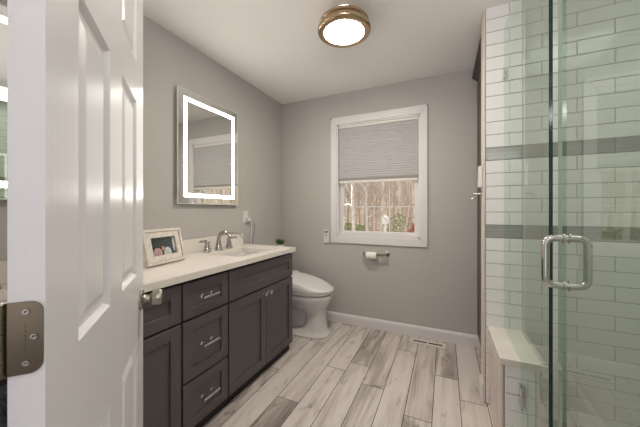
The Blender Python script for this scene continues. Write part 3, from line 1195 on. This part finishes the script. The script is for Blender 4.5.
# succulent on the tank lid
t = thing('potted_succulent', 'small green succulent in a white pot on the toilet tank', 'plant', (-1.552, 2.415, 0.786))
px, py, pz = -1.552, 2.415, 0.786
b = MB()
b.lathe([(0.026, 0), (0.030, 0.004), (0.036, 0.045), (0.037, 0.055), (0.033, 0.055), (0.032, 0.048)], (px, py, pz), (0, 0, 1), 22)
b.build('pot', M['pot'], t, 50)
b = MB()
b.lathe([(0.031, 0.044), (0.030, 0.049)], (px, py, pz), (0, 0, 1), 18)
b.build('soil', M['soil'], t)
b = MB()
rnd = random.Random(3)
for k in range(24):
    a = k * 2.4
    tilt = 0.25 + 0.9 * (k / 24)
    ln = rnd.uniform(0.045, 0.078)
    d = Vector((math.cos(a) * math.sin(tilt), math.sin(a) * math.sin(tilt), math.cos(tilt)))
    p0 = Vector((px, py, pz + 0.048)) + d * 0.004
    b.tube([p0, p0 + d * ln * 0.35, p0 + d * ln * 0.7 + Vector((0, 0, 0.002)), p0 + d * ln + Vector((0, 0, 0.006))], [0.004, 0.0085, 0.0065, 0.001], 7)
b.build('leaves', M['leaf'], t, 60)

# outlet on the left wall with plug and cords
t = thing('wall_outlet', 'white outlet plate on the grey wall above the toilet side of the vanity', 'outlet', (XL, 2.095, 1.13))
b = MB()
b.box(XL + 0.0005, XL + 0.006, 2.060, 2.132, 1.073, 1.191, 0.002)
b.build('cover_plate', M['plastic'], t)
for z in (1.107, 1.155):
    b = MB()
    b.box(XL + 0.0055, XL + 0.0075, 2.081, 2.111, z - 0.016, z + 0.016, 0.0008)
    b.build('socket', M['plastic'], t)
t = thing('power_cord', 'white plug and cord hanging from the outlet down behind the vanity', 'cord', (XL + 0.02, 2.115, 1.14))
b = MB()
b.box(XL + 0.0078, XL + 0.040, 2.088, 2.130, 1.089, 1.125, 0.006)
b.build('plug', M['plastic'], t)
b = MB()
b.box(XL + 0.018, XL + 0.034, 2.1305, 2.140, 1.099, 1.115, 0.002)
b.build('strain_relief', M['dark_plastic'], t)
b = MB()
pts = [(XL + 0.026, 2.140, 1.107), (XL + 0.026, 2.152, 1.101), (XL + 0.024, 2.157, 1.06), (XL + 0.020, 2.158, 0.95), (XL + 0.018, 2.156, 0.82), (XL + 0.016, 2.165, 0.64), (XL + 0.018, 2.172, 0.42)]
b.tube(pts, 0.0040, 8)
b.build('cord', M['cord_white'], t, 60)
b = MB()
pts = [(XL + 0.026, 2.141, 1.108), (XL + 0.028, 2.175, 1.098), (XL + 0.027, 2.205, 1.05), (XL + 0.024, 2.212, 1.02), (XL + 0.020, 2.195, 0.94), (XL + 0.018, 2.176, 0.87), (XL + 0.018, 2.172, 0.79)]
b.tube(pts, 0.0024, 8)
tag(b.build('thin_cable', M['cord_grey'], None, 60), 'thin grey cable curving down the wall beside the white cord', 'cable')
b = MB()
pts = [(XL + 0.028, 1.80, 0.984), (XL + 0.029, 1.86, 0.998), (XL + 0.028, 1.92, 0.999), (XL + 0.027, 1.99, 0.972), (XL + 0.026, 2.045, 0.925), (XL + 0.022, 2.07, 0.86), (XL + 0.020, 2.075, 0.74)]
b.tube(pts, 0.0022, 8)
tag(b.build('thin_cable', M['cord_grey'], None, 60), 'thin grey cable arching over the backsplash behind the far faucet', 'cable')

# small screws left in the left wall
for y, z, lab in ((2.02, 1.585, 'small dark screw in the grey wall just right of the lit mirror'), (2.56, 1.555, 'small dark screw in the grey wall near the room corner')):
    b = MB()
    b.lathe([(0.004, 0.0003), (0.004, 0.002), (0.0015, 0.004), (0.001, 0.008)], (XL, y, z), (1, 0, 0), 10)
    tag(b.build('wall_screw', M['nickel'], None, 40), lab, 'screw', 'screws left in the wall')

# bidet remote by the window
t = thing('bidet_remote', 'small white remote with a dark display on the wall left of the window', 'remote control', (-1.168, YB, 0.91))
b = MB()
b.box(-1.200, -1.138, YB - 0.024, YB - 0.0006, 0.842, 0.984, 0.004)
b.build('remote_body', M['plastic'], t)
b = MB()
b.box(-1.190, -1.148, YB - 0.0255, YB - 0.0242, 0.952, 0.968)
b.build('display', M['dark_plastic'], t)
b = MB()
for z in (0.925,):
    b.lathe([(0.011, 0), (0.011, 0.0012), (0.009, 0.0018)], (-1.169, YB - 0.0242, z), (0, -1, 0), 18)
b.lathe([(0.006, 0), (0.006, 0.001)], (-1.169, YB - 0.0242, 0.893), (0, -1, 0), 14)
b.build('button', M['nickel'], t, 40)

# toilet paper
t = thing('paper_holder', 'chrome toilet paper holder on the wall below the window', 'paper holder', (-0.63, YB, 0.758))
tz, ty = 0.757, YB - 0.062
for x in (-0.745, -0.522):
    b = MB()
    b.lathe([(0.0245, 0.0005), (0.0245, 0.005), (0.020, 0.009), (0.010, 0.013), (0.009, 0.055), (0.012, 0.058), (0.012, 0.072), (0.006, 0.075)], (x, YB, tz), (0, -1, 0), 20)
    b.build('post', M['steel'], t, 40)
b = MB()
b.cyl((-0.745, ty, tz), (-0.522, ty, tz), 0.0105, n=14)
b.build('rod', M['steel'], t, 40)
b = MB()
rin, rout, x0, x1 = 0.019, 0.034, -0.715, -0.612
b.lathe([(rin, 0), (rout, 0), (rout, x1 - x0), (rin, x1 - x0), (rin, 0)], (x0, ty, tz - 0.011), (1, 0, 0), 32, False)
tag(b.build('toilet_roll', M['paper'], None, 40), 'white toilet paper roll on the chrome rod below the window', 'toilet paper')

# floor register
t = thing('floor_register', 'cream floor vent with two dark slots by the back baseboard', 'floor vent', (-0.14, 2.645, 0))
b = MB()
vx0, vx1, vy0, vy1 = -0.292, 0.006, 2.592, 2.684
sl = [(vx0 + 0.026, -0.150), (-0.136, vx1 - 0.026)]
sy0, sy1 = vy0 + 0.030, vy1 - 0.030
xs = [vx0, sl[0][0], sl[0][1], sl[1][0], sl[1][1], vx1]
for i in range(5):
    if i in (1, 3):
        b.box(xs[i], xs[i + 1], vy0, sy0, 0.0003, 0.006)
        b.box(xs[i], xs[i + 1], sy1, vy1, 0.0003, 0.006)
    else:
        b.box(xs[i], xs[i + 1], vy0, vy1, 0.0003, 0.006)
b.build('grille_plate', M['vent'], t)
b = MB()
for a, c in sl:
    b.box(a, c, sy0, sy1, 0.0004, 0.0018)
    for k in range(9):
        x = a + (c - a) * (k + 1) / 10
        b.box(x - 0.001, x + 0.001, sy0, sy1, 0.0018, 0.0035)
b.build('slot', M['vent_dark'], t)

# ceiling lamp
LX, LY = -0.588, 1.66
t = thing('ceiling_light', 'round brass flush-mount ceiling lamp with a glowing frosted lens', 'ceiling light', (LX, LY, ZC))
b = MB()
b.lathe([(0.095, 0.0), (0.098, -0.004), (0.098, -0.036), (0.130, -0.040), (0.152, -0.043), (0.157, -0.049), (0.157, -0.061), (0.151, -0.066), (0.147, -0.069), (0.147, -0.074),
         (0.155, -0.077), (0.166, -0.081), (0.169, -0.087), (0.169, -0.099), (0.165, -0.107), (0.154, -0.112), (0.140, -0.114), (0.128, -0.113), (0.124, -0.108), (0.123, -0.09)],
        (LX, LY, ZC - 0.0004), (0, 0, 1), 56, False)
b.build('brass_body', M['bronze'], t, 40)
b = MB()
b.lathe([(0.1225, -0.102), (0.120, -0.110), (0.104, -0.117), (0.075, -0.123), (0.04, -0.126), (0.001, -0.127)], (LX, LY, ZC), (0, 0, 1), 48, False)
b.build('lens', M['lens'], t, 60)

# ------------------------------------------------------------------ outside: leaf-strewn slope and bare trees
b = MB()
rows = [(3.1, -0.75), (8, -0.95), (14, -0.9), (22, -0.6), (32, 0.8), (45, 4.2), (62, 10.0)]
rg = random.Random(11)
rings = []
for y, z in rows:
    rings.append([(x, y, z + (rg.uniform(-0.12, 0.12) if y > 5 else 0)) for x in range(-60, 91, 3)])
b.loft(rings, False, False, False)
g = b.build('ground', M['litter'], None, 80)
g['kind'] = 'structure'


def tree_proto(name, m, seed, h, r, label, cat, lean, crooked):
    t = thing(name, label, cat, (0, 0, 0), 'bare trees beyond the window')
    rg = random.Random(seed)
    pts, rad = [], []
    x = y = 0.0
    n = 9
    for k in range(n):
        f = k / (n - 1)
        pts.append((x, y, h * f - 0.15))
        rad.append(r * (1 - 0.8 * f))
        x += rg.uniform(-crooked, crooked) + lean
        y += rg.uniform(-crooked, crooked)
    b = MB()
    b.tube(pts, rad, 8)
    b.build('trunk', m, t, 60)
    b = MB()
    for k in range(26):
        f = rg.uniform(0.18, 0.97)
        i = min(int(f * (n - 1)), n - 2)
        p0 = Vector(pts[i]).lerp(Vector(pts[i + 1]), f * (n - 1) - i)
        a = rg.uniform(0, 2 * PI)
        ln = rg.uniform(0.8, 2.2) * (1.15 - f)+0.3
        d = Vector((math.cos(a), math.sin(a), rg.uniform(0.4, 1.3))).normalized()
        p1 = p0 + d * ln * 0.5 + Vector((0, 0, 0.05))
        p2 = p0 + d * ln + Vector((rg.uniform(-.15, .15), rg.uniform(-.15, .15), 0.25 * ln))
        b.tube([p0, p1, p2], [r * 0.28, r * 0.18, r * 0.05], 5)
        for q in range(3):
            s0 = p1.lerp(p2, rg.random())
            dd = (d + Vector((rg.uniform(-.9, .9), rg.uniform(-.9, .9), rg.uniform(-.2, .6)))).normalized()
            b.tube([s0, s0 + dd * ln * 0.3, s0 + dd * ln * 0.5 + Vector((0, 0, 0.06))], [r * 0.10, r * 0.07, r * 0.03], 4)
    b.build('branches', m, t, 60)
    return t


protos = [tree_proto('bare_tree', M['bark'], 1, 9.0, 0.085, 'slim grey-brown bare tree in the woods beyond the window', 'tree', 0.02, 0.07),
          tree_proto('bare_tree', M['bark_pale'], 2, 10.0, 0.095, 'pale-barked bare tree in the woods beyond the window', 'tree', -0.03, 0.06),
          tree_proto('bare_tree', M['bark_red'], 5, 7.0, 0.060, 'thin reddish bare tree in the woods beyond the window', 'tree', 0.05, 0.10)]


def ground_z(y):
    for (y0, z0), (y1, z1) in zip(rows[:-1], rows[1:]):
        if y0 <= y <= y1:
            return z0 + (z1 - z0) * (y - y0) / (y1 - y0)
    return 5.0


rt = random.Random(21)
first = [True, True, True]
NT = 150
for k in range(NT):
    y = 13 + 34 * (k / NT) ** 0.9 + rt.uniform(-0.8, 0.8)
    q = (k * 0.6180339) % 1.0
    ratio = (-0.66 + 0.26 * q / 0.2 if q < 0.2 else -0.40 + 0.37 * (q - 0.2) / 0.6 if q < 0.8 else 0.45 + 0.6 * (q - 0.8) / 0.2) + rt.uniform(-0.01, 0.01)
    i = (0, 2, 1, 0, 2)[k % 5]
    o = protos[i] if first[i] else copy_tree(protos[i])
    first[i] = False
    o.location = (ratio * y, y, ground_z(y))
    o.rotation_euler = (0, 0, rt.uniform(0, 6.28))
    s = rt.uniform(0.75, 1.25)
    o.scale = (s, s, s)


def bush(x, y, r, h, m, label, seed):
    rg = random.Random(seed)
    z0 = ground_z(y)
    t = thing('low_bush', label, 'bush', (x, y, z0), 'bushes on the slope beyond the window')
    b = MB()
    for k in range(9):
        a = rg.uniform(0, 6.28)
        q = rg.uniform(0.2, 0.8) * r
        b.tube([(x, y, z0 - 0.1), (x + q * 0.4 * math.cos(a), y + q * 0.4 * math.sin(a), z0 + h * 0.5), (x + q * math.cos(a), y + q * math.sin(a), z0 + h * 0.9)], [0.02, 0.014, 0.005], 5)
    b.build('stems', M['bark'], t)
    b = MB()
    for k in range(420):
        a, q, zz = rg.uniform(0, 6.28), r * math.sqrt(rg.random()), rg.random()
        q *= math.sqrt(max(0.05, 1 - (zz * 0.95) ** 2))
        c = Vector((x + q * math.cos(a), y + q * math.sin(a), z0 + 0.05 + h * zz))
        u = Vector((rg.uniform(-1, 1), rg.uniform(-1, 1), rg.uniform(-1, 1))).normalized()
        v = u.orthogonal().normalized()
        s = rg.uniform(0.05, 0.11)
        b.face([c - u * s, c - v * s * 0.5, c + u * s, c + v * s * 0.5])
    b.build('leaves', m, t)


bush(-2.45, 16.8, 1.0, 1.75, M['bush'], 'large green bush low at the right of the window view', 1)
bush(-4.6, 16.5, 0.8, 1.05, M['bush'], 'low green bush at the middle of the window view', 2)
bush(-5.9, 18.0, 0.9, 1.0, M['bush'], 'low green bush at the left of the window view', 3)
bush(-1.42, 15.2, 0.5, 1.25, M['bush_red'], 'small red bush at the right edge of the window view', 4)

b = MB()
dx, dy = -3.14, 16.0
b.lathe([(0.17, 0.0), (0.19, 0.02), (0.20, 0.30), (0.20, 0.37), (0.17, 0.44), (0.07, 0.48), (0.06, 0.52)], (dx, dy, 0.38), (0, 0, 1), 20)
b.box(dx - 0.05, dx + 0.05, dy - 0.05, dy + 0.05, -1.0, 0.40)
tag(b.build('garden_drum', M['drum'], None, 40), 'white drum on a post among the trees beyond the window', 'drum')
